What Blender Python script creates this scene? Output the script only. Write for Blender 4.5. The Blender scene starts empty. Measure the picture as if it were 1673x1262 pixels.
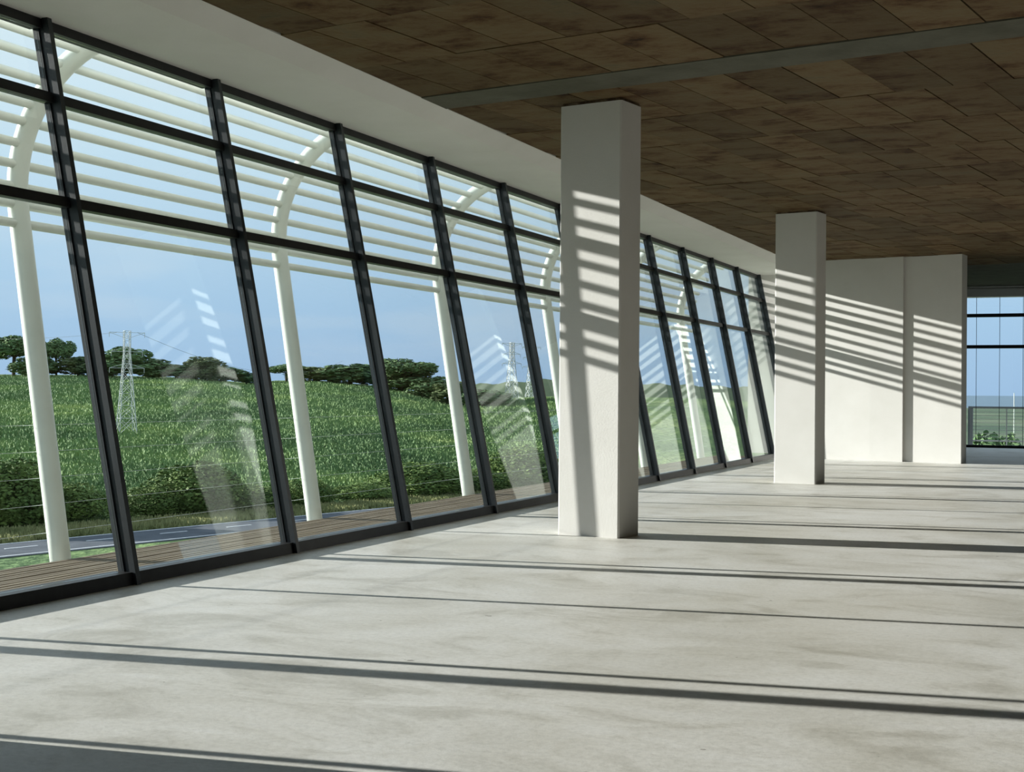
import bpy, bmesh, math, random
import numpy as np
from mathutils import Matrix, Vector

sc = bpy.context.scene
C = sc.collection

# ------------------------------------------------------------------ camera
EYE = np.array([0.0, 0.0, 1.5])
CR = np.array([0.923331, 0.383936, 0.007248])
CD = np.array([0.005372, 0.005960, -0.999968])
CF = np.array([-0.383966, 0.923341, 0.003440])
FPX = 2285.63
cam_d = bpy.data.cameras.new('camera')
cam = bpy.data.objects.new('camera', cam_d)
C.objects.link(cam)
cam_d.sensor_width = 36.0
cam_d.lens = FPX / 1673.0 * 36.0
cam_d.clip_start = 0.05
cam_d.clip_end = 30000
cam.matrix_world = Matrix(((CR[0], -CD[0], -CF[0], 0.0), (CR[1], -CD[1], -CF[1], 0.0),
                           (CR[2], -CD[2], -CF[2], 1.5), (0, 0, 0, 1)))
sc.camera = cam

# ------------------------------------------------------------------ sky
SKY_STRENGTH = 0.98
world = bpy.data.worlds.new('sky'); sc.world = world
world.use_nodes = True
wn = world.node_tree; wn.nodes.clear()
w_tc = wn.nodes.new('ShaderNodeTexCoord')
w_sep = wn.nodes.new('ShaderNodeSeparateXYZ')
wn.links.new(w_tc.outputs['Generated'], w_sep.inputs[0])
w_ramp = wn.nodes.new('ShaderNodeValToRGB')
cr = w_ramp.color_ramp
cr.elements[0].position = 0.0; cr.elements[0].color = (0.44, 0.66, 0.95, 1)
cr.elements[1].position = 1.0; cr.elements[1].color = (0.36, 0.55, 0.85, 1)
e = cr.elements.new(0.06); e.color = (0.50, 0.75, 1.02, 1)
e = cr.elements.new(0.16); e.color = (0.72, 0.95, 1.12, 1)
e = cr.elements.new(0.30); e.color = (0.92, 1.08, 1.16, 1)
e = cr.elements.new(0.60); e.color = (0.70, 0.88, 1.08, 1)
wn.links.new(w_sep.outputs['Z'], w_ramp.inputs[0])
w_map = wn.nodes.new('ShaderNodeMapping'); w_map.inputs['Scale'].default_value = (1.6, 1.6, 9.0)
wn.links.new(w_tc.outputs['Generated'], w_map.inputs[0])
w_noise = wn.nodes.new('ShaderNodeTexNoise'); w_noise.inputs['Scale'].default_value = 1.3
w_noise.inputs['Detail'].default_value = 5; w_noise.inputs['Roughness'].default_value = 0.5
wn.links.new(w_map.outputs[0], w_noise.inputs['Vector'])
w_r2 = wn.nodes.new('ShaderNodeValToRGB')
w_r2.color_ramp.elements[0].position = 0.48; w_r2.color_ramp.elements[0].color = (0, 0, 0, 1)
w_r2.color_ramp.elements[1].position = 0.78; w_r2.color_ramp.elements[1].color = (0.8, 0.8, 0.8, 1)
wn.links.new(w_noise.outputs['Fac'], w_r2.inputs[0])
w_mix = wn.nodes.new('ShaderNodeMixRGB'); w_mix.inputs['Color2'].default_value = (0.88, 0.97, 1.02, 1)
wn.links.new(w_r2.outputs[0], w_mix.inputs['Fac'])
wn.links.new(w_ramp.outputs[0], w_mix.inputs['Color1'])
w_bg = wn.nodes.new('ShaderNodeBackground'); w_bg.inputs['Strength'].default_value = SKY_STRENGTH
SUN_AZ = 0.120                      # shadow drift along the facade per metre into the room
SUN_EL = math.radians(14.88)
hz = math.hypot(1, SUN_AZ)
to_sun = Vector((-math.cos(SUN_EL) / hz, -SUN_AZ * math.cos(SUN_EL) / hz, math.sin(SUN_EL)))
wn.links.new(w_mix.outputs[0], w_bg.inputs['Color'])
w_out = wn.nodes.new('ShaderNodeOutputWorld')
wn.links.new(w_bg.outputs[0], w_out.inputs['Surface'])

# ------------------------------------------------------------------ sun
SUN_STRENGTH = 12.3
sd = bpy.data.lights.new('sun_offscreen', 'SUN'); sd.energy = SUN_STRENGTH; sd.angle = math.radians(0.53)
sd.color = (1.0, 0.975, 0.925)
sun = bpy.data.objects.new('sun_offscreen', sd); C.objects.link(sun)
sun.rotation_euler = to_sun.to_track_quat('Z', 'Y').to_euler()
sun.location = to_sun * 40

sc.view_settings.view_transform = 'Standard'
sc.view_settings.look = 'None'
sc.view_settings.exposure = 0.0
sc.view_settings.gamma = 1.0
sc.view_settings.use_curve_mapping = False

# ------------------------------------------------------------------ helpers
def ray(px, py):
    return CR * ((px - 836.5) / FPX) + CD * ((py - 631.0) / FPX) + CF

def at_depth(px, py, depth):
    """point seen at a pixel, at a given depth along the level view direction"""
    r = ray(px, py)
    return EYE + r * (depth / (r[0] * -0.383968 + r[1] * 0.923347))

def horizon(px):
    t = CR * ((px - 836.5) / FPX) + CF          # at image row 631
    return 631.0 - FPX * t[2] / CD[2]

def mat(name, col, rough=0.6, spec=0.3, metal=0.0):
    m = bpy.data.materials.new(name); m.use_nodes = True
    b = m.node_tree.nodes['Principled BSDF']
    b.inputs['Base Color'].default_value = (*col, 1)
    b.inputs['Roughness'].default_value = rough
    b.inputs['Specular IOR Level'].default_value = spec
    b.inputs['Metallic'].default_value = metal
    return m

def noisy(name, stops, scale=3.0, detail=6.0, rough=0.7, spec=0.25, bump=0.0, bump_scale=40.0,
          stretch=(1, 1, 1), rand=0.0, nrough=0.6, bdist=0.02):
    """Object-space noise through a colour ramp, fine noise bump, per-object variation."""
    m = mat(name, stops[0][1], rough, spec)
    nt = m.node_tree; b = nt.nodes['Principled BSDF']
    tc = nt.nodes.new('ShaderNodeTexCoord')
    mp = nt.nodes.new('ShaderNodeMapping'); mp.inputs['Scale'].default_value = stretch
    nt.links.new(tc.outputs['Object'], mp.inputs[0])
    vec = mp.outputs[0]
    oi = nt.nodes.new('ShaderNodeObjectInfo')
    if rand:
        ad = nt.nodes.new('ShaderNodeVectorMath'); ad.operation = 'ADD'
        sc_ = nt.nodes.new('ShaderNodeVectorMath'); sc_.operation = 'SCALE'
        cmb = nt.nodes.new('ShaderNodeCombineXYZ')
        for i in range(3): nt.links.new(oi.outputs['Random'], cmb.inputs[i])
        nt.links.new(cmb.outputs[0], sc_.inputs[0]); sc_.inputs['Scale'].default_value = 57.0
        nt.links.new(vec, ad.inputs[0]); nt.links.new(sc_.outputs[0], ad.inputs[1])
        vec = ad.outputs[0]
    n = nt.nodes.new('ShaderNodeTexNoise'); n.inputs['Scale'].default_value = scale
    n.inputs['Detail'].default_value = detail; n.inputs['Roughness'].default_value = nrough
    nt.links.new(vec, n.inputs['Vector'])
    rp = nt.nodes.new('ShaderNodeValToRGB'); els = rp.color_ramp.elements
    els[0].position, els[0].color = stops[0][0], (*stops[0][1], 1)
    els[1].position, els[1].color = stops[-1][0], (*stops[-1][1], 1)
    for p, c in stops[1:-1]:
        e = els.new(p); e.color = (*c, 1)
    nt.links.new(n.outputs['Fac'], rp.inputs[0])
    col = rp.outputs[0]
    if rand:
        hs = nt.nodes.new('ShaderNodeHueSaturation')
        mr = nt.nodes.new('ShaderNodeMapRange')
        mr.inputs['To Min'].default_value = 1 - rand; mr.inputs['To Max'].default_value = 1 + rand
        nt.links.new(oi.outputs['Random'], mr.inputs['Value'])
        nt.links.new(mr.outputs[0], hs.inputs['Value']); nt.links.new(col, hs.inputs['Color'])
        col = hs.outputs[0]
    nt.links.new(col, b.inputs['Base Color'])
    if bump:
        n2 = nt.nodes.new('ShaderNodeTexNoise'); n2.inputs['Scale'].default_value = bump_scale
        n2.inputs['Detail'].default_value = 5
        nt.links.new(tc.outputs['Object'], n2.inputs['Vector'])
        bp = nt.nodes.new('ShaderNodeBump'); bp.inputs['Strength'].default_value = bump
        bp.inputs['Distance'].default_value = bdist
        nt.links.new(n2.outputs['Fac'], bp.inputs['Height']); nt.links.new(bp.outputs[0], b.inputs['Normal'])
    return m

def obj(name, verts, faces, m, parent=None, smooth=False):
    me = bpy.data.meshes.new(name)
    me.from_pydata([tuple(map(float, v)) for v in verts], [], faces)
    me.update()
    if smooth:
        me.polygons.foreach_set('use_smooth', [True] * len(me.polygons))
    if m: me.materials.append(m)
    o = bpy.data.objects.new(name, me); C.objects.link(o)
    if parent: o.parent = parent
    return o

def empty(name, loc=(0, 0, 0)):
    o = bpy.data.objects.new(name, None); C.objects.link(o); o.location = loc
    o.empty_display_size = 0.2
    return o

def tag(o, label, cat, group=None, kind=None):
    o['label'] = label; o['category'] = cat
    if group: o['group'] = group
    if kind: o['kind'] = kind
    return o

def struct(o, label=None, cat=None):
    o['kind'] = 'structure'
    if label: o['label'] = label
    if cat: o['category'] = cat
    return o

BOXF = [(0, 3, 2, 1), (4, 5, 6, 7), (0, 1, 5, 4), (1, 2, 6, 5), (2, 3, 7, 6), (3, 0, 4, 7)]
def boxv(x0, x1, y0, y1, z0, z1):
    return [(x0, y0, z0), (x1, y0, z0), (x1, y1, z0), (x0, y1, z0), (x0, y0, z1), (x1, y0, z1), (x1, y1, z1), (x0, y1, z1)]

def prism(poly, z0, z1, top_scale=None):
    """poly counter-clockwise in plan"""
    n = len(poly)
    v = [(x, y, z0) for x, y in poly] + [(x, y, z1) for x, y in poly]
    f = [tuple(range(n - 1, -1, -1)), tuple(range(n, 2 * n))]
    f += [(i, (i + 1) % n, n + (i + 1) % n, n + i) for i in range(n)]
    return v, f

def merge(parts):
    V, F = [], []
    for v, f in parts:
        o = len(V); V += list(v); F += [tuple(i + o for i in q) for q in f]
    return V, F

def bar(p, q, w, sides=4):
    """straight bar between two points; returns verts, faces"""
    p, q = Vector(p), Vector(q); d = (q - p).normalized()
    u = d.orthogonal().normalized() if abs(d.z) > .95 else Vector((0, 0, 1)).cross(d).normalized()
    w2 = d.cross(u).normalized(); r = w / (2 ** .5) if sides == 4 else w / 2
    V = []
    for c in (p, q):
        for k in range(sides):
            a = 2 * math.pi * (k + .5) / sides
            V.append(c + (u * math.cos(a) + w2 * math.sin(a)) * r)
    n = sides
    F = [tuple(range(n - 1, -1, -1)), tuple(range(n, 2 * n))] + [(i, (i + 1) % n, n + (i + 1) % n, n + i) for i in range(n)]
    return V, F

def tube(path, r, sides=12):
    """round tube along a path lying in a plane of constant y"""
    V, F = [], []
    n = len(path)
    for i, p in enumerate(path):
        p = Vector(p)
        a = Vector(path[max(0, i - 1)]); b = Vector(path[min(n - 1, i + 1)])
        d = (b - a).normalized()
        u = Vector((0, 1, 0)); w = d.cross(u).normalized()
        for k in range(sides):
            t = 2 * math.pi * k / sides
            V.append(p + (u * math.cos(t) + w * math.sin(t)) * r)
    for i in range(n - 1):
        for k in range(sides):
            k2 = (k + 1) % sides
            F.append((i * sides + k, i * sides + k2, (i + 1) * sides + k2, (i + 1) * sides + k))
    F.append(tuple(range(sides - 1, -1, -1))); F.append(tuple((n - 1) * sides + k for k in range(sides)))
    return V, F

def ytube(x, z, y0, y1, r, sides=10):
    V = []
    for y in (y0, y1):
        for k in range(sides):
            t = 2 * math.pi * k / sides
            V.append((x + r * math.cos(t), y, z + r * math.sin(t)))
    F = [tuple(range(sides)), tuple(range(2 * sides - 1, sides - 1, -1))]
    F += [(k, k + sides, (k + 1) % sides + sides, (k + 1) % sides) for k in range(sides)]
    return V, F

def shade_smooth_sides(o):
    for p in o.data.polygons: p.use_smooth = len(p.vertices) == 4

# ------------------------------------------------------------------ materials
M = {}
M['plaster'] = noisy('white_plaster', [(0.3, (0.6250, 0.6161, 0.5851)), (0.7, (0.6696, 0.6608, 0.6350))], 1.4, 5, 0.75, 0.2, 0.08, 60)
M['steel'] = noisy('dark_steel_paint', [(0.35, (0.012, 0.016, 0.019)), (0.65, (0.026, 0.033, 0.038))], 6, 5, 0.38, 0.45, 0.04, 80, (1, 1, 0.25))
M['black'] = noisy('black_frame_paint', [(0.3, (0.008, 0.009, 0.010)), (0.7, (0.016, 0.017, 0.018))], 8, 4, 0.45, 0.35)
M['white_steel'] = noisy('white_tube_paint', [(0.3, (0.60, 0.64, 0.585)), (0.7, (0.67, 0.71, 0.65))], 2, 4, 0.35, 0.4)
M['cable'] = mat('stainless_cable', (0.62, 0.64, 0.64), 0.3, 0.5, 0.9)
M['galv'] = noisy('galvanised_steel', [(0.3, (0.50, 0.53, 0.53)), (0.7, (0.62, 0.65, 0.65))], 1.0, 4, 0.5, 0.4)
M['deck'] = noisy('weathered_deck_board', [(0.25, (0.0975, 0.0750, 0.0488)), (0.5, (0.1650, 0.1350, 0.0938)), (0.75, (0.2325, 0.2025, 0.1500))], 2.5, 6, 0.75, 0.2, 0.15, 30, (6, 0.5, 6), 0.12)
M['mortar'] = noisy('rough_mortar', [(0.35, (0.07, 0.045, 0.028)), (0.65, (0.20, 0.15, 0.10))], 9, 6, 0.9, 0.1, 0.4, 30)
M['panel'] = noisy('shuttered_concrete_panel',
    [(0.30, (0.0164, 0.0081, 0.0037)), (0.40, (0.0656, 0.0340, 0.0143)), (0.50, (0.1050, 0.0703, 0.0347)), (0.62, (0.1148, 0.0851, 0.0459)), (0.74, (0.0779, 0.0681, 0.0409))],
    1.7, 10, 0.85, 0.12, 0.5, 14, (0.9, 1.5, 1), 0.22, 0.70, 0.02)
M['soffit_concrete'] = noisy('bare_soffit_concrete', [(0.3, (0.075, 0.073, 0.054)), (0.7, (0.110, 0.107, 0.082))], 2.2, 7, 0.85, 0.12, 0.3, 25)
M['rail'] = mat('rail_steel', (0.10, 0.12, 0.13), 0.4, 0.5, 0.3)
M['balcony'] = noisy('balcony_screed', [(0.3, (0.30, 0.31, 0.31)), (0.7, (0.40, 0.41, 0.40))], 2, 5, 0.8, 0.2)
M['asphalt'] = noisy('asphalt', [(0.3, (0.075, 0.085, 0.10)), (0.7, (0.115, 0.128, 0.145))], 0.5, 8, 0.85, 0.2)
M['paint'] = mat('road_marking_paint', (0.75, 0.76, 0.76), 0.6, 0.3)
M['bark'] = noisy('bark', [(0.3, (0.05, 0.042, 0.035)), (0.7, (0.10, 0.085, 0.07))], 1.5, 5, 0.9, 0.1)
def foliage(name, a, b, rand=0.15):
    return noisy(name, [(0.3, a), (0.7, b)], 0.35, 4, 0.7, 0.15, 0, 1, (1, 1, 1), rand)
M['leaf_dark'] = foliage('dark_foliage', (0.0714, 0.1298, 0.0563), (0.1638, 0.2506, 0.1005))
M['leaf_bush'] = foliage('bush_foliage', (0.0562, 0.1008, 0.0264), (0.1684, 0.2387, 0.0617))
M['leaf_olive'] = foliage('olive_foliage', (0.0720, 0.1099, 0.0467), (0.1656, 0.2079, 0.0881))

def make_floor_mat():
    m = mat('floor_screed', (0.5, 0.5, 0.48), 0.47, 0.75)
    nt = m.node_tree; b = nt.nodes['Principled BSDF']
    tc = nt.nodes.new('ShaderNodeTexCoord')
    def noise(scale, detail, rough=0.6, stretch=(1, 1, 1), dist=0.0):
        mp = nt.nodes.new('ShaderNodeMapping'); mp.inputs['Scale'].default_value = stretch
        nt.links.new(tc.outputs['Object'], mp.inputs[0])
        n = nt.nodes.new('ShaderNodeTexNoise'); n.inputs['Scale'].default_value = scale
        n.inputs['Detail'].default_value = detail; n.inputs['Roughness'].default_value = rough
        n.inputs['Distortion'].default_value = dist
        nt.links.new(mp.outputs[0], n.inputs['Vector']); return n.outputs['Fac']
    def ramp(src, stops):
        r = nt.nodes.new('ShaderNodeValToRGB'); els = r.color_ramp.elements
        els[0].position, els[0].color = stops[0][0], (*stops[0][1], 1)
        els[1].position, els[1].color = stops[-1][0], (*stops[-1][1], 1)
        for p, c in stops[1:-1]:
            e = els.new(p); e.color = (*c, 1)
        nt.links.new(src, r.inputs[0]); return r.outputs[0]
    def mix(kind, fac, a, bb):
        x = nt.nodes.new('ShaderNodeMixRGB'); x.blend_type = kind
        if isinstance(fac, float): x.inputs['Fac'].default_value = fac
        else: nt.links.new(fac, x.inputs['Fac'])
        for i, s in ((1, a), (2, bb)):
            if isinstance(s, tuple): x.inputs[i].default_value = (*s, 1)
            else: nt.links.new(s, x.inputs[i])
        return x.outputs[0]
    base = ramp(noise(0.55, 6, 0.62, (1, 1, 1), 0.6), [(0.30, (0.5760, 0.5653, 0.5186)), (0.5, (0.7009, 0.6957, 0.6643)), (0.70, (0.7606, 0.7609, 0.7400))])
    st = ramp(noise(0.9, 7, 0.66, (1.0, 1.6, 1), 1.2), [(0.36, (0.62, 0.60, 0.54)), (0.48, (0.92, 0.91, 0.88)), (0.6, (1, 1, 1))])
    col = mix('MULTIPLY', 0.65, base, st)
    fine = ramp(noise(26, 9, 0.78), [(0.36, (0.74, 0.74, 0.72)), (0.56, (1.03, 1.03, 1.03))])
    col = mix('MULTIPLY', 0.6, col, fine)
    spots = ramp(noise(9, 3, 0.5, (1, 1.4, 1)), [(0.0, (0.22, 0.2, 0.18)), (0.235, (0.3, 0.28, 0.25)), (0.25, (1, 1, 1)), (1.0, (1, 1, 1))])
    col = mix('MULTIPLY', 1.0, col, spots)
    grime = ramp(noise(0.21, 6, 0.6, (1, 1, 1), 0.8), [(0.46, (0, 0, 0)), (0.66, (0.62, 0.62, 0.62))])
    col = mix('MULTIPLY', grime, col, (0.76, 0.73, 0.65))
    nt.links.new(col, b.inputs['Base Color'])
    bp = nt.nodes.new('ShaderNodeBump'); bp.inputs['Strength'].default_value = 0.45; bp.inputs['Distance'].default_value = 0.006
    h1 = noise(9, 11, 0.78, (1, 1.5, 1))
    nt.links.new(h1, bp.inputs['Height']); nt.links.new(bp.outputs[0], b.inputs['Normal'])
    return m
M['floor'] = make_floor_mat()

def make_glass(name, tint, f0):
    m = bpy.data.materials.new(name); m.use_nodes = True
    nt = m.node_tree; nt.nodes.clear()
    out = nt.nodes.new('ShaderNodeOutputMaterial')
    tr = nt.nodes.new('ShaderNodeBsdfTransparent'); tr.inputs['Color'].default_value = (*tint, 1)
    gl = nt.nodes.new('ShaderNodeBsdfGlossy'); gl.inputs['Roughness'].default_value = 0.0
    gl.inputs['Color'].default_value = (0.92, 1.0, 0.97, 1)
    lw = nt.nodes.new('ShaderNodeLayerWeight'); lw.inputs['Blend'].default_value = 0.5
    pw = nt.nodes.new('ShaderNodeMath'); pw.operation = 'POWER'; pw.inputs[1].default_value = 5
    nt.links.new(lw.outputs['Facing'], pw.inputs[0])
    ma = nt.nodes.new('ShaderNodeMath'); ma.operation = 'MULTIPLY_ADD'
    ma.inputs[1].default_value = 1 - f0; ma.inputs[2].default_value = f0
    nt.links.new(pw.outputs[0], ma.inputs[0])
    mx = nt.nodes.new('ShaderNodeMixShader')
    nt.links.new(ma.outputs[0], mx.inputs[0]); nt.links.new(tr.outputs[0], mx.inputs[1]); nt.links.new(gl.outputs[0], mx.inputs[2])
    nt.links.new(mx.outputs[0], out.inputs['Surface'])
    return m
M['glass'] = make_glass('window_glass', (0.945, 0.957, 0.952), 0.055)

# ------------------------------------------------------------------ room shell
H = 4.517                     # ceiling height
AL = 0.17595                  # structural grid is turned against the facade
GD = np.array([math.sin(AL), math.cos(AL)])
GR = np.array([math.cos(AL), -math.sin(AL)])
LEAN = 0.20622                # outward lean of the glazing per metre of height
FX = -6.712                   # inner edge of the mullions at the floor
MY0, MS = 8.770, 2.31863      # mullion axis and spacing
Y_END = MY0 + 11 * MS
Y_BACK = MY0 - 9 * MS
XR, YB, YF = 10.0, -12.0, 41.4

def box_obj(name, b, m, parent=None): return obj(name, boxv(*b), BOXF, m, parent)

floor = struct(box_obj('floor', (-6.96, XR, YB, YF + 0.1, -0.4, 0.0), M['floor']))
base = struct(box_obj('wall_lower_storey', (-9.15, XR, YB, YF + 2.6, -13.6, -0.45), M['plaster']))

ceiling = struct(box_obj('ceiling', (-6.43, XR, YB, YF + 0.3, H + 0.012, H + 0.5), M['soffit_concrete']))
# soffit and sloping edge above the glazing
v = [(-7.85, YB, 4.416), (-6.65, YB, 4.416), (-6.415, YB, H), (-6.415, YB, H + .5), (-7.85, YB, H + .5)]
n = len(v); v2 = [(x, 34.9, z) for x, y, z in v]
sof = obj('trim_1', v + v2, [tuple(range(n)), tuple(range(2 * n - 1, n - 1, -1))] + [(i, i + n, (i + 1) % n + n, (i + 1) % n) for i in range(n)], M['plaster'])
struct(sof)
roof = struct(box_obj('trim_2', (-7.95, XR + .3, YB - .3, YF + 0.6, H + 0.5, H + 0.9), M['plaster']))

def clip_poly(poly, xmin):
    out = []
    for i in range(len(poly)):
        a, b = poly[i], poly[(i + 1) % len(poly)]
        ia, ib = a[0] >= xmin, b[0] >= xmin
        if ia: out.append(a)
        if ia != ib:
            t = (xmin - a[0]) / (b[0] - a[0]); out.append((xmin, a[1] + t * (b[1] - a[1])))
    return out
rng = random.Random(4)
rows = [(7.35, 8.93), (8.93, 10.25), (10.25, 11.58)] + [(12.18 + 1.62 * k, 13.80 + 1.62 * k) for k in range(13)]
PW = 0.572
for ri, (u0, u1) in enumerate(rows):
    off = -3.178 if ri % 2 == 1 else -3.465
    for k in range(-18, 9):
        a0 = off + PW * k; a1 = a0 + PW
        g = 0.006
        q = [(a0 + g, u0 + g), (a1 - g, u0 + g), (a1 - g, u1 - g), (a0 + g, u1 - g)]
        w = [tuple(GR * s + GD * t) for s, t in q]
        cxm = sum(p[0] for p in w) / 4; cym = sum(p[1] for p in w) / 4
        if cxm > -0.02 * cym + 0.9: continue
        w = clip_poly(w, -6.40)
        if len(w) < 3: continue
        cx_, cy_ = sum(p[0] for p in w) / len(w), sum(p[1] for p in w) / len(w)
        if max(p[0] for p in w) - min(p[0] for p in w) < 0.05: continue
        dz = rng.uniform(-0.004, 0.004)
        v, f = prism([(x - cx_, y - cy_) for x, y in w], -0.0, 0.02)
        o = obj('ceiling_panel', v, f, M['panel'], ceiling)
        o.location = (cx_, cy_, H - 0.004 + dz)
w = [tuple(GR * s + GD * t) for s, t in ((-9.6, 11.585), (2.0, 11.585), (2.0, 12.175), (-9.6, 12.175))]
w = clip_poly(w, -6.40)
v, f = prism(w, H - 0.012, H + 0.02)
obj('concrete_band', v, f, M['soffit_concrete'], ceiling)

# outer walls out of view
M['raw'] = noisy('raw_concrete_wall', [(0.3, (0.15, 0.145, 0.125)), (0.7, (0.21, 0.205, 0.18))], 1.2, 6, 0.85, 0.15, 0.2, 20)
wr = struct(empty('wall_right', (XR, 10, 0)))
for y0, y1, z0, z1 in ((YB, 33.0, 0, H + .3), (37.0, YF + .3, 0, H + .3), (33.0, 37.0, 4.2, H + .3)):
    obj('wall_section', boxv(0, .3, y0 - 10, y1 - 10, z0, z1), BOXF, M['raw'], wr)
w3 = struct(empty('window_3', (XR + .12, 35, 0)))
obj('pane', boxv(0, .01, -2, 2, .08, 4.2), BOXF, M['glass'], w3)
obj('sill', boxv(-.05, .08, -2, 2, 0, .08), BOXF, M['black'], w3)
obj('transom', boxv(-.05, .05, -2, 2, 2.79, 2.88), BOXF, M['black'], w3)
struct(box_obj('wall_rear', (-7.6, XR + .3, YB - .3, YB, 0, H + .3), M['raw']))
struct(box_obj('wall_far', (3.08, XR, YF, YF + .3, 0, H + .005), M['raw']))

# back wall of plastered piers
def wall_prism(pts, thick, parent, name):
    back = [(x + GD[0] * thick, y + GD[1] * thick) for x, y in pts]
    poly = pts + back[::-1]
    v, f = prism(poly, 0.0, H + 0.006)
    return obj(name, v, f, M['plaster'], parent)
wall_back = struct(empty('wall_back', (-4.5, 32.3, 0)))
def rel(pts): return [(x + 4.5, y - 32.3) for x, y in pts]
wall_prism(rel([(-5.86, 32.13), (-4.61, 31.85), (-3.88, 31.70)]), 0.60, wall_back, 'pier')
wall_prism(rel([(-3.875, 31.775), (-2.63, 31.50)]), 0.42, wall_back, 'pier')
v, f = prism(rel([(-7.95, 34.42), (-5.55, 34.42), (-5.55, 34.7), (-7.95, 34.7)]), 0, H + .006)
obj('end_pier', v, f, M['plaster'], wall_back)
v, f = prism(rel([(-5.86, 32.16), (-5.56, 32.10), (-5.56, 34.5), (-5.86, 34.5)]), 0, H + .005)
obj('return_pier', v, f, M['plaster'], wall_back)
v, f = prism(rel([(-4.15, 32.2), (-3.85, 32.13), (-3.85, 41.3), (-4.15, 41.3)]), 0, H + .004)
obj('return_pier', v, f, M['plaster'], wall_back)

# ------------------------------------------------------------------ leaning curtain wall
facade = struct(empty('window_1', (0, 0, 0)))
def lean_box(name, d0, d1, y0, y1, z0, z1, m, parent):
    """d = distance outward from the inner mullion plane"""
    v = []
    for z in (z0, z1):
        sx = FX - LEAN * z
        v += [(sx - d1, y0, z), (sx - d0, y0, z), (sx - d0, y1, z), (sx - d1, y1, z)]
    return obj(name, v, BOXF, m, parent)
Z_HEAD = 4.43
TZ = [2.945, 3.775]
MUL = [4.20, 4.40] + [MY0 + MS * k for k in range(-1, 12)]      # the glazing starts beside a solid wall
for y in MUL[1:]:
    mu = lean_box('mullion', 0.0, 0.055, y - .025, y + .025, 0.0, Z_HEAD, M['steel'], facade)
    lean_box('mullion_web', 0.055, 0.115, y - .010, y + .010, 0.0, Z_HEAD, M['steel'], mu)
    lean_box('mullion_frame', 0.105, 0.160, y - .025, y + .025, 0.0, Z_HEAD, M['steel'], mu)
edges = [0.095, TZ[0] - .04, TZ[0] + .04, TZ[1] - .04, TZ[1] + .04, 4.335]
for ya, yb in zip(MUL[:-1], MUL[1:]):
    for z0, z1, nm_, dd in ((0.0, 0.095, 'sill', (0.03, 0.20)), (TZ[0] - .04, TZ[0] + .04, 'transom', (0.06, 0.16)),
                            (TZ[1] - .04, TZ[1] + .04, 'transom', (0.06, 0.16)), (4.335, Z_HEAD, 'head_frame', (0.07, 0.19))):
        gp = .0255
        lean_box(nm_, dd[0], dd[1], ya + gp, yb - gp, z0, z1, M['black'], facade)
    for j in range(3):
        lean_box('pane', 0.124, 0.132, ya + .026, yb - .026, edges[2 * j] + .001, edges[2 * j + 1] - .001, M['glass'], facade)
wl = struct(empty('wall_left', (0, 0, 0)))
lean_box('solid_wall', 0.0, 0.25, YB, 4.235, 0.0, 4.415, M['raw'], wl)

# ------------------------------------------------------------------ far window
win2 = struct(empty('window_2', (0, YF, 0)))
def wb(name, b, m, p=None):
    x0, x1, y0, y1, z0, z1 = b
    return obj(name, boxv(x0, x1, y0, y1, z0, z1), BOXF, m, p or win2)
X0 = -3.85
wb('sill', (X0, 3.08, -.10, .02, 0, .075), M['black'])
for z in (2.833, 3.712): wb('transom', (X0, 3.08, -.10, .0, z - .048, z + .048), M['black'])
wb('header_beam', (X0, 3.08, -.2, .25, 4.229, 4.455), M['plaster'])
wb('header_recess', (X0, 3.08, -.12, .25, 4.455, 4.478), M['plaster'])
wb('header_cap', (X0, 3.08, -.2, .25, 4.478, H + .005), M['plaster'])
zr = [(.075, 2.785), (2.881, 3.664), (3.76, 4.229)]
x = -3.679
k = 0
while x < 2.9:
    for z0, z1 in zr:
        wb('pane', (x + .006, x + .614, -.005, .005, z0, z1), M['glass'])
    for z0, z1 in zr: wb('glass_joint', (x - .006, x + .006, -.012, .012, z0, z1), M['black'])
    x += .62
balcony = struct(box_obj('balcony_floor', (-5.0, XR, YF + .12, YF + 2.4, -0.4, -0.03), M['balcony']))
rail = tag(empty('balcony_railing', (-3.0, YF + 2.0, -.03)), 'steel balcony railing with thin horizontal wires beyond the far window', 'railing')
def rb(name, v, f, m):
    return obj(name, [(a + 3.0, b_ - YF - 2.0, c + .03) for a, b_, c in v], f, m, rail)
ry = YF + 2.0
rb('handrail', boxv(-3.42, 9, ry - .04, ry + .04, 1.09, 1.14), BOXF, M['rail'])
rb('bottom_rail', boxv(-3.42, 9, ry - .02, ry + .02, .11, .15), BOXF, M['cable'])
for i in range(9):
    z = .24 + i * .105
    v, f = bar((-3.42, ry, z), (9, ry, z), .012); rb('wire', v, f, M['cable'])
for i, px_ in enumerate([-3.36] + [-2.35 + 1.1 * j for j in range(10)]):
    wd = .07 if i == 0 else .016
    rb('post', boxv(px_ - wd, px_ + wd, ry - .03, ry + .03, -.03, 1.09), BOXF, M['rail'] if i == 0 else M['cable'])
tag(box_obj('boundary_wall', (-5.2, -3.56, YF + 1.95, YF + 2.15, -.03, 1.08), M['plaster']), 'low white boundary wall at the end of the balcony railing', 'wall')

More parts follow.
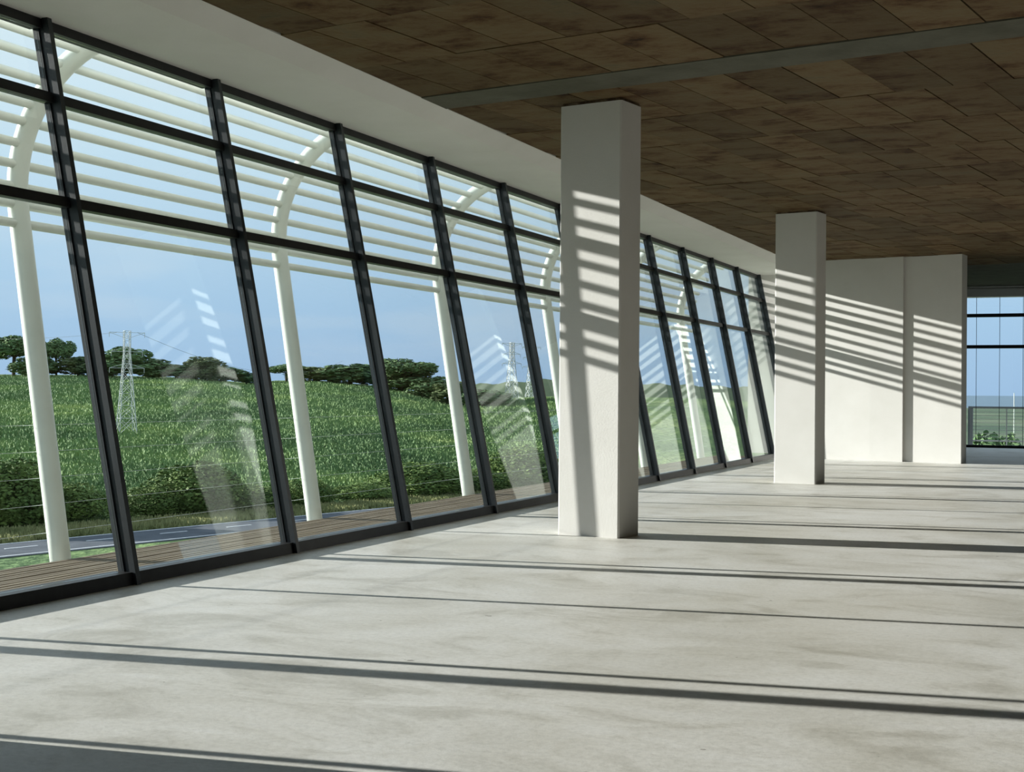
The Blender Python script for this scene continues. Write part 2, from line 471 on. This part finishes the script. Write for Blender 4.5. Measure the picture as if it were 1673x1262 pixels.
# ------------------------------------------------------------------ columns
W1, W2 = 0.724, 0.444
def column(bx, by, label):
    e_ = tag(empty('column', (bx, by, 0)), label, 'column', 'white columns along the glazing')
    def poly(ins, ch=0.016):
        A = [(0 - ins, 0 + ins), (0 - ins, W2 - ins), (-W1 + ins, W2 - ins), (-W1 + ins, ins)]
        out = []
        for i in range(4):
            p = np.array(A[i]); a = np.array(A[i - 1]); b = np.array(A[(i + 1) % 4])
            out.append(p + (a - p) / np.linalg.norm(a - p) * ch); out.append(p + (b - p) / np.linalg.norm(b - p) * ch)
        return [tuple(GR * s + GD * t) for s, t in out]
    v, f = prism(poly(0), 0, H - .035); obj('shaft', v, f, M['plaster'], e_)
    v, f = prism(poly(.012), H - .035, H - .009); obj('mortar_bed', v, f, M['mortar'], e_)
    return e_
c1 = np.array([-4.466, 13.597]); c2 = np.array([-4.209, 23.110])
column(*c1, 'white rectangular column striped by wide sunlit bands, before the long stretch of glazing')
column(*c2, 'white rectangular column standing close in front of the white back wall')
column(-4.687, 3.965, 'white rectangular column whose long shadow crosses the foreground floor')

# ------------------------------------------------------------------ deck and tubular sunshade
RS = 1.0593
def rsx(x, z): return x * RS, 1.5 + (z - 1.5) * RS
DZ = -0.10
deck = tag(empty('timber_deck', (-7.9, 10, DZ)), 'narrow deck of grooved timber boards outside the leaning glazing', 'deck')
xb, i = -7.02, 0
L0, L1 = YB - 10, 34.9 - 10
while xb > -8.82:
    o = obj('deck_board', boxv(xb - .058 + 7.9, xb + 7.9, L0, L1, -.03, rng.uniform(-.002, .002)), BOXF, M['deck'], deck)
    xb -= .0865
for k in range(24):
    yk = L0 + .3 + k * 1.95
    obj('joist', boxv(-8.86 + 7.9, -6.99 + 7.9, yk, yk + .06, -.30, -.031), BOXF, M['deck'], deck)

shade = tag(empty('tubular_sunshade', (-8.95, 10.50, DZ)), 'white sunshade of curved tube ribs carrying horizontal tubes outside the glazing', 'sunshade')
SO = Vector((-8.95, 10.50, DZ))
def sh(name, v, f, m, p=None, smooth=True):
    o = obj(name, [Vector(q) - SO for q in v], f, m, p or shade)
    if smooth: shade_smooth_sides(o)
    return o
bx0 = rsx(-8.44, 0.0); bx1 = rsx(-8.943, 3.088); cc = rsx(-7.65, 3.3); rr = 1.31 * RS
prof = []
for t in np.linspace(0, 1, 8):
    prof.append((bx0[0] + (bx1[0] - bx0[0]) * t * 1.0 + (1 - t) * 0.05, -0.42 + (bx1[1] + 0.42) * t))
a0 = math.pi + math.atan2(0.162, 0.987)
for t in np.linspace(0, 1, 22)[1:]:
    a = a0 + (math.pi / 2 - a0) * t
    prof.append((cc[0] + rr * math.cos(a), cc[1] + rr * math.sin(a)))
prof.append((-7.86, cc[1] + rr))
RY = [10.50 + 2 * MS * k for k in range(-4, 6)]
slopes = [.361, .339, .315, .288, .269, .246, .224, .2015, .184, .165]
base_p = [(-8.234, 4.472), (-8.425, 4.356), (-8.595, 4.207), (-8.745, 4.019), (-8.827, 3.875), (-8.901, 3.690), (-8.944, 3.504), (-8.960, 3.306), (-8.951, 3.147), (-8.924, 2.972)]
wires = [(-8.529, .209), (-8.565, .456), (-8.605, .692), (-8.645, .926), (-8.694, 1.161)]
for y in RY:
    v, f = tube([(x, y, z) for x, z in prof], 0.098, 16)
    rib = sh('rib', v, f, M['white_steel'])
    for x, z in wires:
        xx, zz = rsx(x, z)
        v, f = bar((xx - .05, y, zz), (xx + .10, y, zz), .016, 6); sh('wire_clip', v, f, M['rail'], rib, False)
for x, z in base_p:
    xx, zz = rsx(x, z)
    v, f = ytube(xx, zz, YB, 34.85, 0.045, 12); sh('shade_tube', v, f, M['white_steel'])
for x, z in wires:
    xx, zz = rsx(x, z)
    v, f = ytube(xx - .045, zz, YB, 34.85, 0.0018, 6); sh('wire', v, f, M['cable'])

# ------------------------------------------------------------------ landscape
F2 = np.array([-0.383968, 0.923347]); R2 = np.array([0.923347, 0.383968])
GZ = -13.5
cp = np.array([(-900, 600), (-400, 606), (0, 612), (150, 613), (300, 617), (420, 627), (450, 622), (520, 622), (600, 629), (660, 637), (740, 655), (800, 652), (900, 648), (1100, 650), (1300, 660), (1420, 720), (1500, 735), (2600, 735)], float)
ZC = 480.0
def hpx(px): return 638.9 + 0.00727 * (px - 836.5)
def road_far(px):
    k = (px - 836.5) / FPX
    return 146.85 / np.maximum(0.738 - k, 0.25)
def smooth(t): t = np.clip(t, 0, 1); return t * t * (3 - 2 * t)
def ground(px, Z):
    px = np.asarray(px, float); Z = np.asarray(Z, float)
    yc = np.interp(px, cp[:, 0], cp[:, 1])
    zc = 1.5 - (yc - hpx(px)) * ZC / FPX
    z1 = road_far(px) + 8
    t = (Z - z1) / (ZC - z1)
    tt = np.clip(t, 0, 1)
    prof_ = 0.86 * tt + 0.14 * smooth(tt) + 0.012 * np.sin(tt * 19 + px * .004) * smooth(tt * 4) * smooth((1 - tt) * 4)
    up = GZ + (zc - GZ) * prof_
    dn = smooth((Z - ZC) / 260)
    return np.where(Z > ZC, zc + (GZ - 1 - zc) * dn, up)
def wpos(px, Z, dz=0.0):
    k = (px - 836.5) / FPX
    p = R2 * (k * Z) + F2 * Z
    return np.array([p[0], p[1], float(ground(px, Z)) + dz])

pxs = np.linspace(-900, 2600, 141); zs = np.concatenate([np.linspace(40, 200, 33), np.linspace(206, 500, 60), np.linspace(510, 800, 18)])
PX, ZZ = np.meshgrid(pxs, zs)
hh = ground(PX, ZZ)
K = (PX - 836.5) / FPX
vx = R2[0] * K * ZZ + F2[0] * ZZ; vy = R2[1] * K * ZZ + F2[1] * ZZ
verts = np.stack([vx, vy, hh], -1).reshape(-1, 3)
nc = len(pxs)
faces = [(r * nc + c, r * nc + c + 1, (r + 1) * nc + c + 1, (r + 1) * nc + c) for r in range(len(zs) - 1) for c in range(nc - 1)]
M['grass'] = noisy('hill_grass', [(0.30, (0.0817, 0.1342, 0.0598)), (0.45, (0.1307, 0.2046, 0.0818)), (0.58, (0.1879, 0.2683, 0.1022)), (0.70, (0.2941, 0.3606, 0.1495))], 0.030, 7, 0.85, 0.1, 0.9, 0.6, (1, 1, 6), 0, 0.55, 1.2)
hill = struct(obj('hillside_ground', verts, faces, M['grass'], smooth=True))
M['plain'] = noisy('coastal_plain', [(0.3, (0.075, 0.115, 0.075)), (0.5, (0.125, 0.165, 0.10)), (0.7, (0.17, 0.20, 0.13))], 0.008, 7, 0.9, 0.1)
def disc(name, r0, r1, z, m, n=96):
    V = []; Fc = []
    for r in (r0, r1):
        V += [(r * math.cos(2 * math.pi * k / n), r * math.sin(2 * math.pi * k / n), z) for k in range(n)]
    Fc = [(k, (k + 1) % n, n + (k + 1) % n, n + k) for k in range(n)]
    return obj(name, V, [tuple(reversed(q)) for q in Fc], m)
V = [(1700 * math.cos(2 * math.pi * k / 96), 1700 * math.sin(2 * math.pi * k / 96), GZ - .9) for k in range(96)]
struct(obj('plain_ground', V, [tuple(range(96))], M['plain']))
M['sea'] = noisy('sea_water', [(0.3, (0.075, 0.14, 0.20)), (0.7, (0.10, 0.175, 0.235))], 0.004, 4, 0.45, 0.4, 0.2, 0.05)
struct(disc('sea', 1650, 16000, GZ - 1.2, M['sea']))
# distant ridge
rp = [(720, 634), (780, 626), (840, 622), (900, 617), (960, 621), (1040, 624), (1140, 628), (1300, 634)]
M['ridge'] = noisy('ridge_scrub', [(0.3, (0.0700, 0.1050, 0.0550)), (0.7, (0.1000, 0.1350, 0.0688))], 0.01, 5, 0.9, 0.1)
RV, RF = [], []
xs_ = np.linspace(700, 1320, 60); ys_ = np.interp(xs_, [a for a, b in rp], [b for a, b in rp])
for j, (Z_, t) in enumerate(((1100, 0.0), (1250, .55), (1400, 1.0), (1560, .6), (1650, 0.0))):
    for px_, py_ in zip(xs_, ys_):
        top = 1.5 + (hpx(px_) - py_) * 1400 / FPX + 1.2 * math.sin(px_ * .13) 
        ed = smooth(min((px_ - 700) / 60, (1320 - px_) / 60))
        k = (px_ - 836.5) / FPX; p = R2 * k * Z_ + F2 * Z_
        RV.append((p[0], p[1], GZ - 1.5 + (top - GZ) * t * float(ed)))
nn = len(xs_)
RF = [(r * nn + c, r * nn + c + 1, (r + 1) * nn + c + 1, (r + 1) * nn + c) for r in range(4) for c in range(nn - 1)]
struct(obj('distant_ridge', RV, RF, M['ridge'], smooth=True))

# road along the foot of the hill
def lz(lat, Z): p = R2 * lat + F2 * Z; return (p[0], p[1])
rdir = np.array([0.738, 1.0]); rdir = np.array([0.738 ** -1, 1]) / math.hypot(0.738 ** -1, 1)
A_ = np.array([-48.7, 133.0])              # lat, Z of the far edge in the left bays
dirr = np.array([1.0, 0.0])
dv = np.array([21.4, 29.0]); dv = dv / np.linalg.norm(dv); nv = np.array([dv[1], -dv[0]])
RW = 9.6
def strip(name, o0, o1, s0, s1, zt, m, parent):
    P_ = [A_ + dv * s0 + nv * o0, A_ + dv * s1 + nv * o0, A_ + dv * s1 + nv * o1, A_ + dv * s0 + nv * o1]
    pts = [lz(*p) for p in P_]
    ar = sum(pts[i][0] * pts[(i + 1) % 4][1] - pts[(i + 1) % 4][0] * pts[i][1] for i in range(4))
    if ar < 0: pts = pts[::-1]
    v, f = prism(pts, zt - .06, zt)
    return obj(name, v, f, m, parent)
road = struct(empty('road', (0, 0, 0)))
strip('carriageway', 0, RW, -95, 120, GZ + .08, M['asphalt'], road)
strip('edge_line', .35, .55, -95, 120, GZ + .11, M['paint'], road)
strip('edge_line', RW - .75, RW - .5, -95, 120, GZ + .11, M['paint'], road)
for k in range(24):
    strip('lane_dash', RW * .42 - .1, RW * .42 + .12, -92 + k * 9, -88.5 + k * 9, GZ + .11, M['paint'], road)

# cane field: countless leaf blades as one object
nr = np.random.default_rng(7)
N = 190000
px_ = nr.uniform(-60, 1010, N); u_ = nr.uniform(0, 1, N)
zlo = road_far(px_) + 22
Zt = 1 / (1 / zlo * (1 - u_) + 1 / 478.0 * u_)
Zt = zlo + (462 - zlo) * nr.uniform(0, 1, N) ** 1.25
gz = ground(px_, Zt)
k_ = (px_ - 836.5) / FPX
bx = R2[0] * k_ * Zt + F2[0] * Zt; by = R2[1] * k_ * Zt + F2[1] * Zt
hgt = nr.uniform(0.35, 1.0, N); ang = nr.uniform(0, math.pi, N); wdt = nr.uniform(.18, .45, N)
tlx = nr.normal(0, .3, N); tly = nr.normal(0, .3, N)
P0 = np.stack([bx - np.cos(ang) * wdt / 2, by - np.sin(ang) * wdt / 2, gz - .15], -1)
P1 = np.stack([bx + np.cos(ang) * wdt / 2, by + np.sin(ang) * wdt / 2, gz - .15], -1)
P2 = np.stack([bx + tlx + np.cos(ang) * wdt * .25, by + tly + np.sin(ang) * wdt * .25, gz + hgt], -1)
P3 = np.stack([bx + tlx * .7 - np.cos(ang) * wdt * .35, by + tly * .7 - np.sin(ang) * wdt * .35, gz + hgt * .75], -1)
VV = np.stack([P0, P1, P2, P3], 1).reshape(-1, 3)
me = bpy.data.meshes.new('cane_field')
me.vertices.add(len(VV)); me.vertices.foreach_set('co', VV.ravel().astype(np.float32))
me.loops.add(4 * N); me.loops.foreach_set('vertex_index', np.arange(4 * N, dtype=np.int32))
me.polygons.add(N); me.polygons.foreach_set('loop_start', np.arange(0, 4 * N, 4, dtype=np.int32))
me.update(calc_edges=True); me.validate()
M['cane'] = noisy('cane_leaves', [(0.30, (0.0899, 0.1543, 0.0661)), (0.45, (0.1438, 0.2348, 0.0944)), (0.58, (0.2042, 0.3052, 0.1133)), (0.70, (0.3268, 0.4109, 0.1573))], 0.030, 7, 0.7, 0.15, 0, 1, (1, 1, 6))
me.materials.append(M['cane'])
cane = bpy.data.objects.new('cane_field', me); C.objects.link(cane)
tag(cane, 'green cane field covering the hillside beyond the road', 'crop', None, 'stuff')

# dry grass verge between road and bushes
NG = 26000
gp_ = nr.uniform(-80, 900, NG); zf = road_far(gp_); Zg = zf + .8 + 9.5 * nr.uniform(0, 1, NG)
gg = ground(gp_, Zg); kg = (gp_ - 836.5) / FPX
gx = R2[0] * kg * Zg + F2[0] * Zg; gy = R2[1] * kg * Zg + F2[1] * Zg
ha = nr.uniform(.2, .75, NG); aa = nr.uniform(0, math.pi, NG); wa = nr.uniform(.10, .28, NG); lx = nr.normal(0, .15, NG); ly = nr.normal(0, .15, NG)
VG = np.stack([np.stack([gx - np.cos(aa) * wa, gy - np.sin(aa) * wa, gg - .05], -1), np.stack([gx + np.cos(aa) * wa, gy + np.sin(aa) * wa, gg - .05], -1),
               np.stack([gx + lx, gy + ly, gg + ha], -1)], 1).reshape(-1, 3)
mg = bpy.data.meshes.new('verge_grass')
mg.vertices.add(len(VG)); mg.vertices.foreach_set('co', VG.ravel().astype(np.float32))
mg.loops.add(3 * NG); mg.loops.foreach_set('vertex_index', np.arange(3 * NG, dtype=np.int32))
mg.polygons.add(NG); mg.polygons.foreach_set('loop_start', np.arange(0, 3 * NG, 3, dtype=np.int32))
mg.update(calc_edges=True)
mg.materials.append(noisy('verge_grass', [(0.3, (0.16, 0.19, 0.075)), (0.7, (0.34, 0.34, 0.16))], 0.15, 5, 0.8, 0.1))
vg = bpy.data.objects.new('verge_grass', mg); C.objects.link(vg)
tag(vg, 'strip of yellowish grass along the far side of the road', 'grass', None, 'stuff')

# ------------------------------------------------------------------ trees and bushes
def leaf_mesh(name, lobes, count, size, seed, m, flat=1.0):
    """foliage of loose leaf sprays spread over rounded lobes"""
    g = np.random.default_rng(seed)
    vol = np.array([l[3] * l[4] * l[5] for l in lobes]) ** (2 / 3.); vol /= vol.sum()
    idx = g.choice(len(lobes), count, p=vol)
    L = np.array(lobes)[idx]
    d = g.normal(size=(count, 3)); d /= np.linalg.norm(d, axis=1)[:, None]
    r = g.uniform(0.62, 1.04, count) ** .6
    ctr = L[:, :3] + d * L[:, 3:6] * r[:, None]
    nrm = d + g.normal(0, .55, (count, 3)); nrm /= np.linalg.norm(nrm, axis=1)[:, None]
    up = np.where(np.abs(nrm[:, 2:3]) > .9, np.array([[1., 0, 0]]), np.array([[0, 0, 1.]]))
    a = np.cross(nrm, up); a /= np.linalg.norm(a, axis=1)[:, None]; b = np.cross(nrm, a)
    s = size * g.uniform(.5, 1.25, count)[:, None]
    j = g.uniform(.6, 1.3, (4, count, 1))
    Q = np.stack([ctr + a * s * j[0], ctr + b * s * .6 * j[1], ctr - a * s * j[2], ctr - b * s * .6 * j[3]], 1).reshape(-1, 3)
    me = bpy.data.meshes.new(name)
    me.vertices.add(4 * count); me.vertices.foreach_set('co', Q.ravel().astype(np.float32))
    me.loops.add(4 * count); me.loops.foreach_set('vertex_index', np.arange(4 * count, dtype=np.int32))
    me.polygons.add(count); me.polygons.foreach_set('loop_start', np.arange(0, 4 * count, 4, dtype=np.int32))
    me.update(calc_edges=True); me.materials.append(m)
    return me
def trunk_mesh(name, lobes, r, fork, m):
    parts = [bar((0, 0, -.6), (0.1, .05, fork), r * 1.0, 7)]
    for l in lobes:
        parts.append(bar((0.1, .05, fork * .96), (l[0] * .85, l[1] * .85, l[2] - l[5] * .1), r * .42, 5))
    v, f = merge(parts)
    me = bpy.data.meshes.new(name); me.from_pydata([tuple(q) for q in v], [], f); me.update(); me.materials.append(m)
    return me
g0 = random.Random(11)
def lobes_flat(n, R, z, t):          # umbrella crown, height 1 before scaling
    out = []
    for k in range(n):
        a = 2 * math.pi * k / n + g0.uniform(-.3, .3); q = R * g0.uniform(.35, .8)
        out.append((q * math.cos(a), q * math.sin(a), z + g0.uniform(-.6, .9) - q * .12, R * g0.uniform(.36, .5), R * g0.uniform(.36, .5), t * g0.uniform(.8, 1.2)))
    out.append((0, 0, z + .9, R * .5, R * .5, t))
    return out
def lobes_round(n, R, z0, z1):
    out = []
    for k in range(n):
        t = (k + .5) / n; zz = z0 + (z1 - z0) * t; q = R * math.sin(math.pi * (0.25 + .6 * t)) * .55
        a = k * 2.4
        s = R * g0.uniform(.42, .62) * (1.05 - .35 * t)
        out.append((q * math.cos(a), q * math.sin(a), zz, s, s, s * .8))
    return out
# each about 10 m tall
TV = []
for s in range(3):
    lb = lobes_flat(11, 4.8, 7.3, 1.7); TV.append((leaf_mesh('umbrella_crown', lb, 4200, .40, 20 + s, M['leaf_dark']), trunk_mesh('umbrella_trunk', lb, .62, 4.6, M['bark'])))
for s in range(3):
    lb = lobes_round(12, 4.6, 2.2, 8.6); TV.append((leaf_mesh('round_crown', lb, 4200, .44, 30 + s, M['leaf_olive'] if s == 1 else M['leaf_dark']), trunk_mesh('round_trunk', lb[3:], .6, 2.6, M['bark'])))
for s in range(2):
    lb = lobes_round(12, 4.6, 2.2, 8.6); TV.append((leaf_mesh('evergreen_crown', lb, 6000, .34, 40 + s, M['leaf_dark']), trunk_mesh('evergreen_trunk', lb[3:], .6, 2.6, M['bark'])))
BV = []
for s in range(4):
    lb = lobes_round(14, 4.4, 0.8, 4.6); lb = [(x, y, z * (1 - .04 * (abs(x) + abs(y))), a * 1.1, b_ * 1.1, c) for x, y, z, a, b_, c in lb]
    BV.append((leaf_mesh('bush_leaves', lb, 13000, .20, 50 + s, M['leaf_bush']), trunk_mesh('bush_stems', lb[2:], .3, .8, M['bark'])))

def plant(kind, px0, top, Z, wpx, label, cat, name, group, var, rot=0.0, base_h=10.0, base_w=10.0):
    p = wpos(px0, Z)
    ztop = 1.5 - (top - hpx(px0)) * Z / FPX
    h = max(ztop - p[2], 1.5); w = wpx * Z / FPX
    e_ = tag(empty(name, tuple(p)), label, cat, group)
    e_.rotation_euler = (0, 0, rot); e_.scale = (w / base_w, w / base_w, h / base_h)
    cm, tm = (TV if kind == 't' else BV)[var]
    for nm_, me_ in ((('crown', cm), ('trunk', tm)) if kind == 't' else (('foliage', cm), ('stems', tm))):
        o = bpy.data.objects.new(nm_, me_); C.objects.link(o); o.parent = e_
    return e_

crest = [  # px, top, width px, variant, depth, label
 (22, 548, 84, 0, 470, 'tall umbrella-crowned tree on the crest with bare trunks below its crown'),
 (-24, 560, 70, 1, 474, 'dark umbrella-crowned tree at the outer end of the crest'),
 (92, 553, 50, 2, 470, 'tall thin umbrella-crowned tree on the crest partly hidden by the white rib'),
 (58, 580, 60, 3, 462, 'dark rounded tree between two tall umbrella-crowned trees on the crest'),
 (128, 580, 58, 4, 466, 'olive bushy tree on the crest just before the pylon'),
 (166, 590, 54, 5, 468, 'small dark tree on the crest hidden half behind the mullion'),
 (204, 563, 74, 3, 466, 'dark rounded tree on the crest right behind the lattice pylon'),
 (246, 585, 70, 5, 466, 'dark spreading tree on the crest next to the pylon'),
 (288, 594, 64, 3, 466, 'low dark tree in the middle of the wooded crest'),
 (334, 580, 56, 4, 466, 'rounded olive tree rising above the low trees of the crest'),
 (368, 598, 60, 5, 468, 'low spreading tree on the falling end of the first tree row'),
 (402, 608, 40, 3, 470, 'last low tree at the end of the first tree row'),
 (468, 595, 66, 0, 470, 'flat-topped tree beginning the second tree row'),
 (520, 598, 74, 4, 470, 'olive bushy tree in the second row beside the white rib'),
 (572, 592, 84, 3, 470, 'broad dark tree in the middle of the second tree row'),
 (612, 600, 60, 5, 470, 'dark tree of the second row partly behind a mullion'),
 (656, 586, 92, 1, 458, 'large flat-topped tree standing highest in the second tree row'),
 (662, 606, 80, 5, 462, 'dense low tree under the large flat-topped tree'),
 (706, 612, 62, 3, 450, 'dark tree on the downhill side of the large flat-topped tree'),
 (744, 620, 60, 4, 440, 'olive tree low on the hill shoulder'),
 (790, 634, 66, 5, 430, 'dark spreading tree lowest on the hill shoulder'),
]
for i, (a, t, w_, v_, Z_, lab) in enumerate(crest):
    plant('t', a, t, Z_, w_ * (1.1 if v_ < 3 else 1.5), lab, 'tree', 'umbrella_tree' if v_ < 3 else 'bushy_tree', 'trees along the hill crest', v_, i * 1.7, 9.9 if v_ < 3 else 10.3, 9.6)
bushes = [  # px, top, width px, variant, extra depth behind the road
 (20, 742, 190, 0, 16, 'dark roadside thicket at the outer end of the bush row'),
 (-90, 740, 220, 1, 18, 'dark roadside thicket beyond the end of the bush row'),
 (115, 786, 150, 2, 17, 'dark roadside bush seen beside the foot of the white rib'),
 (250, 792, 120, 3, 15, 'rounded green roadside bush lit on its top'),
 (325, 750, 190, 0, 15, 'large bright-topped roadside bush behind the dashed lane'),
 (428, 790, 120, 1, 15, 'green roadside bush half behind a mullion'),
 (500, 782, 110, 2, 15, 'green roadside bush between the mullion and the white rib'),
 (592, 790, 130, 3, 15, 'low dark roadside bush behind the second white rib'),
 (690, 752, 170, 0, 15, 'wide dark roadside bush below the large flat-topped tree'),
 (772, 764, 130, 1, 15, 'dark roadside bush beside the third white rib'),
 (856, 728, 150, 2, 15, 'dark roadside bush near the first column'),
 (960, 730, 170, 3, 15, 'roadside bush at the inner end of the bush row'),
]
for i, (a, t, w_, v_, dz_, lab) in enumerate(bushes):
    plant('b', a, t, float(road_far(a)) + dz_, w_, lab, 'bush', 'roadside_bush', 'bushes along the road', v_, i * 2.1, 5.6, 9.8)
for i, (a, t, Z_, w_, v_, lab) in enumerate([
    (1602, 682, 100, 170, 6, 'bushy tree seen low through the far window beside the rail post'),
    (1668, 688, 108, 170, 7, 'broad tree seen low through the far window behind the white mast'),
    (1556, 690, 112, 130, 7, 'bushy tree partly hidden by the white back wall'),
    (1730, 694, 140, 120, 6, 'bushy tree standing farther out below the balcony than the others')]):
    p = plant('t', a, t, Z_, w_, lab, 'tree', 'bushy_tree', 'trees below the balcony', v_, i * 1.3, 10.3, 9.6)

# ------------------------------------------------------------------ pylons and power lines
def pylon(px0, Z, top, wb_, label):
    p = wpos(px0, Z); ht = 1.5 - (top - hpx(px0)) * Z / FPX - p[2]
    e_ = tag(empty('lattice_pylon', tuple(p)), label, 'pylon', 'lattice pylons on the hillside')
    e_.rotation_euler = (0, 0, math.atan2(R2[1], R2[0]) + .5)
    wt = wb_ * .34; th = max(.08, Z / FPX * .8)
    def half(t): return (wb_ + (wt - wb_) * min(t / .78, 1)) / 2
    for sx in (-1, 1):
        for sy in (-1, 1):
            v, f = merge([bar((sx * half(0), sy * half(0), -.4), (sx * half(.78), sy * half(.78), ht * .78), th), bar((sx * half(.78), sy * half(.78), ht * .78), (sx * wt / 2, sy * wt / 2, ht), th)])
            obj('leg', v, f, M['galv'], e_)
    br = []
    n = 9
    for k in range(n):
        t0, t1 = (k / n) ** .85, ((k + 1) / n) ** .85; h0, h1 = half(t0), half(t1)
        for (ax, ay), (bx_, by_) in (((-1, -1), (1, -1)), ((1, -1), (1, 1)), ((1, 1), (-1, 1)), ((-1, 1), (-1, -1))):
            br.append(bar((ax * h0, ay * h0, t0 * ht), (bx_ * h1, by_ * h1, t1 * ht), th * .62))
            br.append(bar((bx_ * h0, by_ * h0, t0 * ht), (ax * h1, ay * h1, t1 * ht), th * .62))
            br.append(bar((ax * h1, ay * h1, t1 * ht), (bx_ * h1, by_ * h1, t1 * ht), th * .62))
    v, f = merge(br); obj('lattice_bracing', v, f, M['galv'], e_)
    for t, L in ((.64, wb_ * .98), (.80, wb_ * .88), (.985, wb_ * 1.0)):
        pr = []
        for s in (-1, 1):
            pr.append(bar((0, 0, ht * t), (s * L, 0, ht * t), th * .8))
            pr.append(bar((0, 0, ht * (t + .05 if t < .9 else t - .06)), (s * L, 0, ht * t), th * .7))
            pr.append(bar((s * L, 0, ht * t), (s * L, 0, ht * t - .9), th * .7))
        v, f = merge(pr); obj('cross_arm', v, f, M['galv'], e_)
    return p, ht
pyl, ph = pylon(207, 262, 541, 3.3, 'pale steel lattice pylon standing in the cane field before the crest trees')
pylon(836, 455, 560, 3.6, 'distant lattice pylon beside the hill shoulder near the first column')
pylon(868, 560, 566, 4.2, 'farthest lattice pylon showing just beside the first column')
def wire(p, q, sag, label):
    V_, F_ = [], []
    n = 24; r = .045; pts = []
    for k in range(n + 1):
        t = k / n; c = np.array(p) * (1 - t) + np.array(q) * t; c[2] -= sag * 4 * t * (1 - t); pts.append(Vector(c))
    parts = [bar(pts[k], pts[k + 1], r, 4) for k in range(n)]
    v, f = merge(parts); o = obj('power_line', v, f, M['rail'])
    tag(o, label, 'power line', 'power lines from the pylon')
top_w = pyl + np.array([0, 0, ph * .985])
for dx, l1, l2 in ((-1.9, 'overhead power line running from the pylon head out past the tall trees', 'overhead power line sagging from the pylon head towards the second tree row'),):
    a_ = top_w + np.array([R2[0], R2[1], 0]) * dx
    wire(a_, at_depth(-260, 532, 300), 2.0, l1)
    b_ = top_w + np.array([R2[0], R2[1], 0]) * -dx
    wire(b_, at_depth(560, 590, 520), 6.0, l2)
mast = wpos(1657, 210)
mp_ = tag(empty('white_mast', tuple(mast)), 'thin white mast standing beyond the balcony railing', 'mast')
ztop = 1.5 - (648 - hpx(1657)) * 210 / FPX
v, f = merge([bar((0, 0, -.3), (0, 0, ztop - mast[2]), .13, 8)])
obj('pole', v, f, M['white_steel'], mp_)
v, f = merge([bar((0, 0, ztop - mast[2]), (0, 0, ztop - mast[2] + .5), .12, 8)])
obj('tip', v, f, M['white_steel'], mp_)
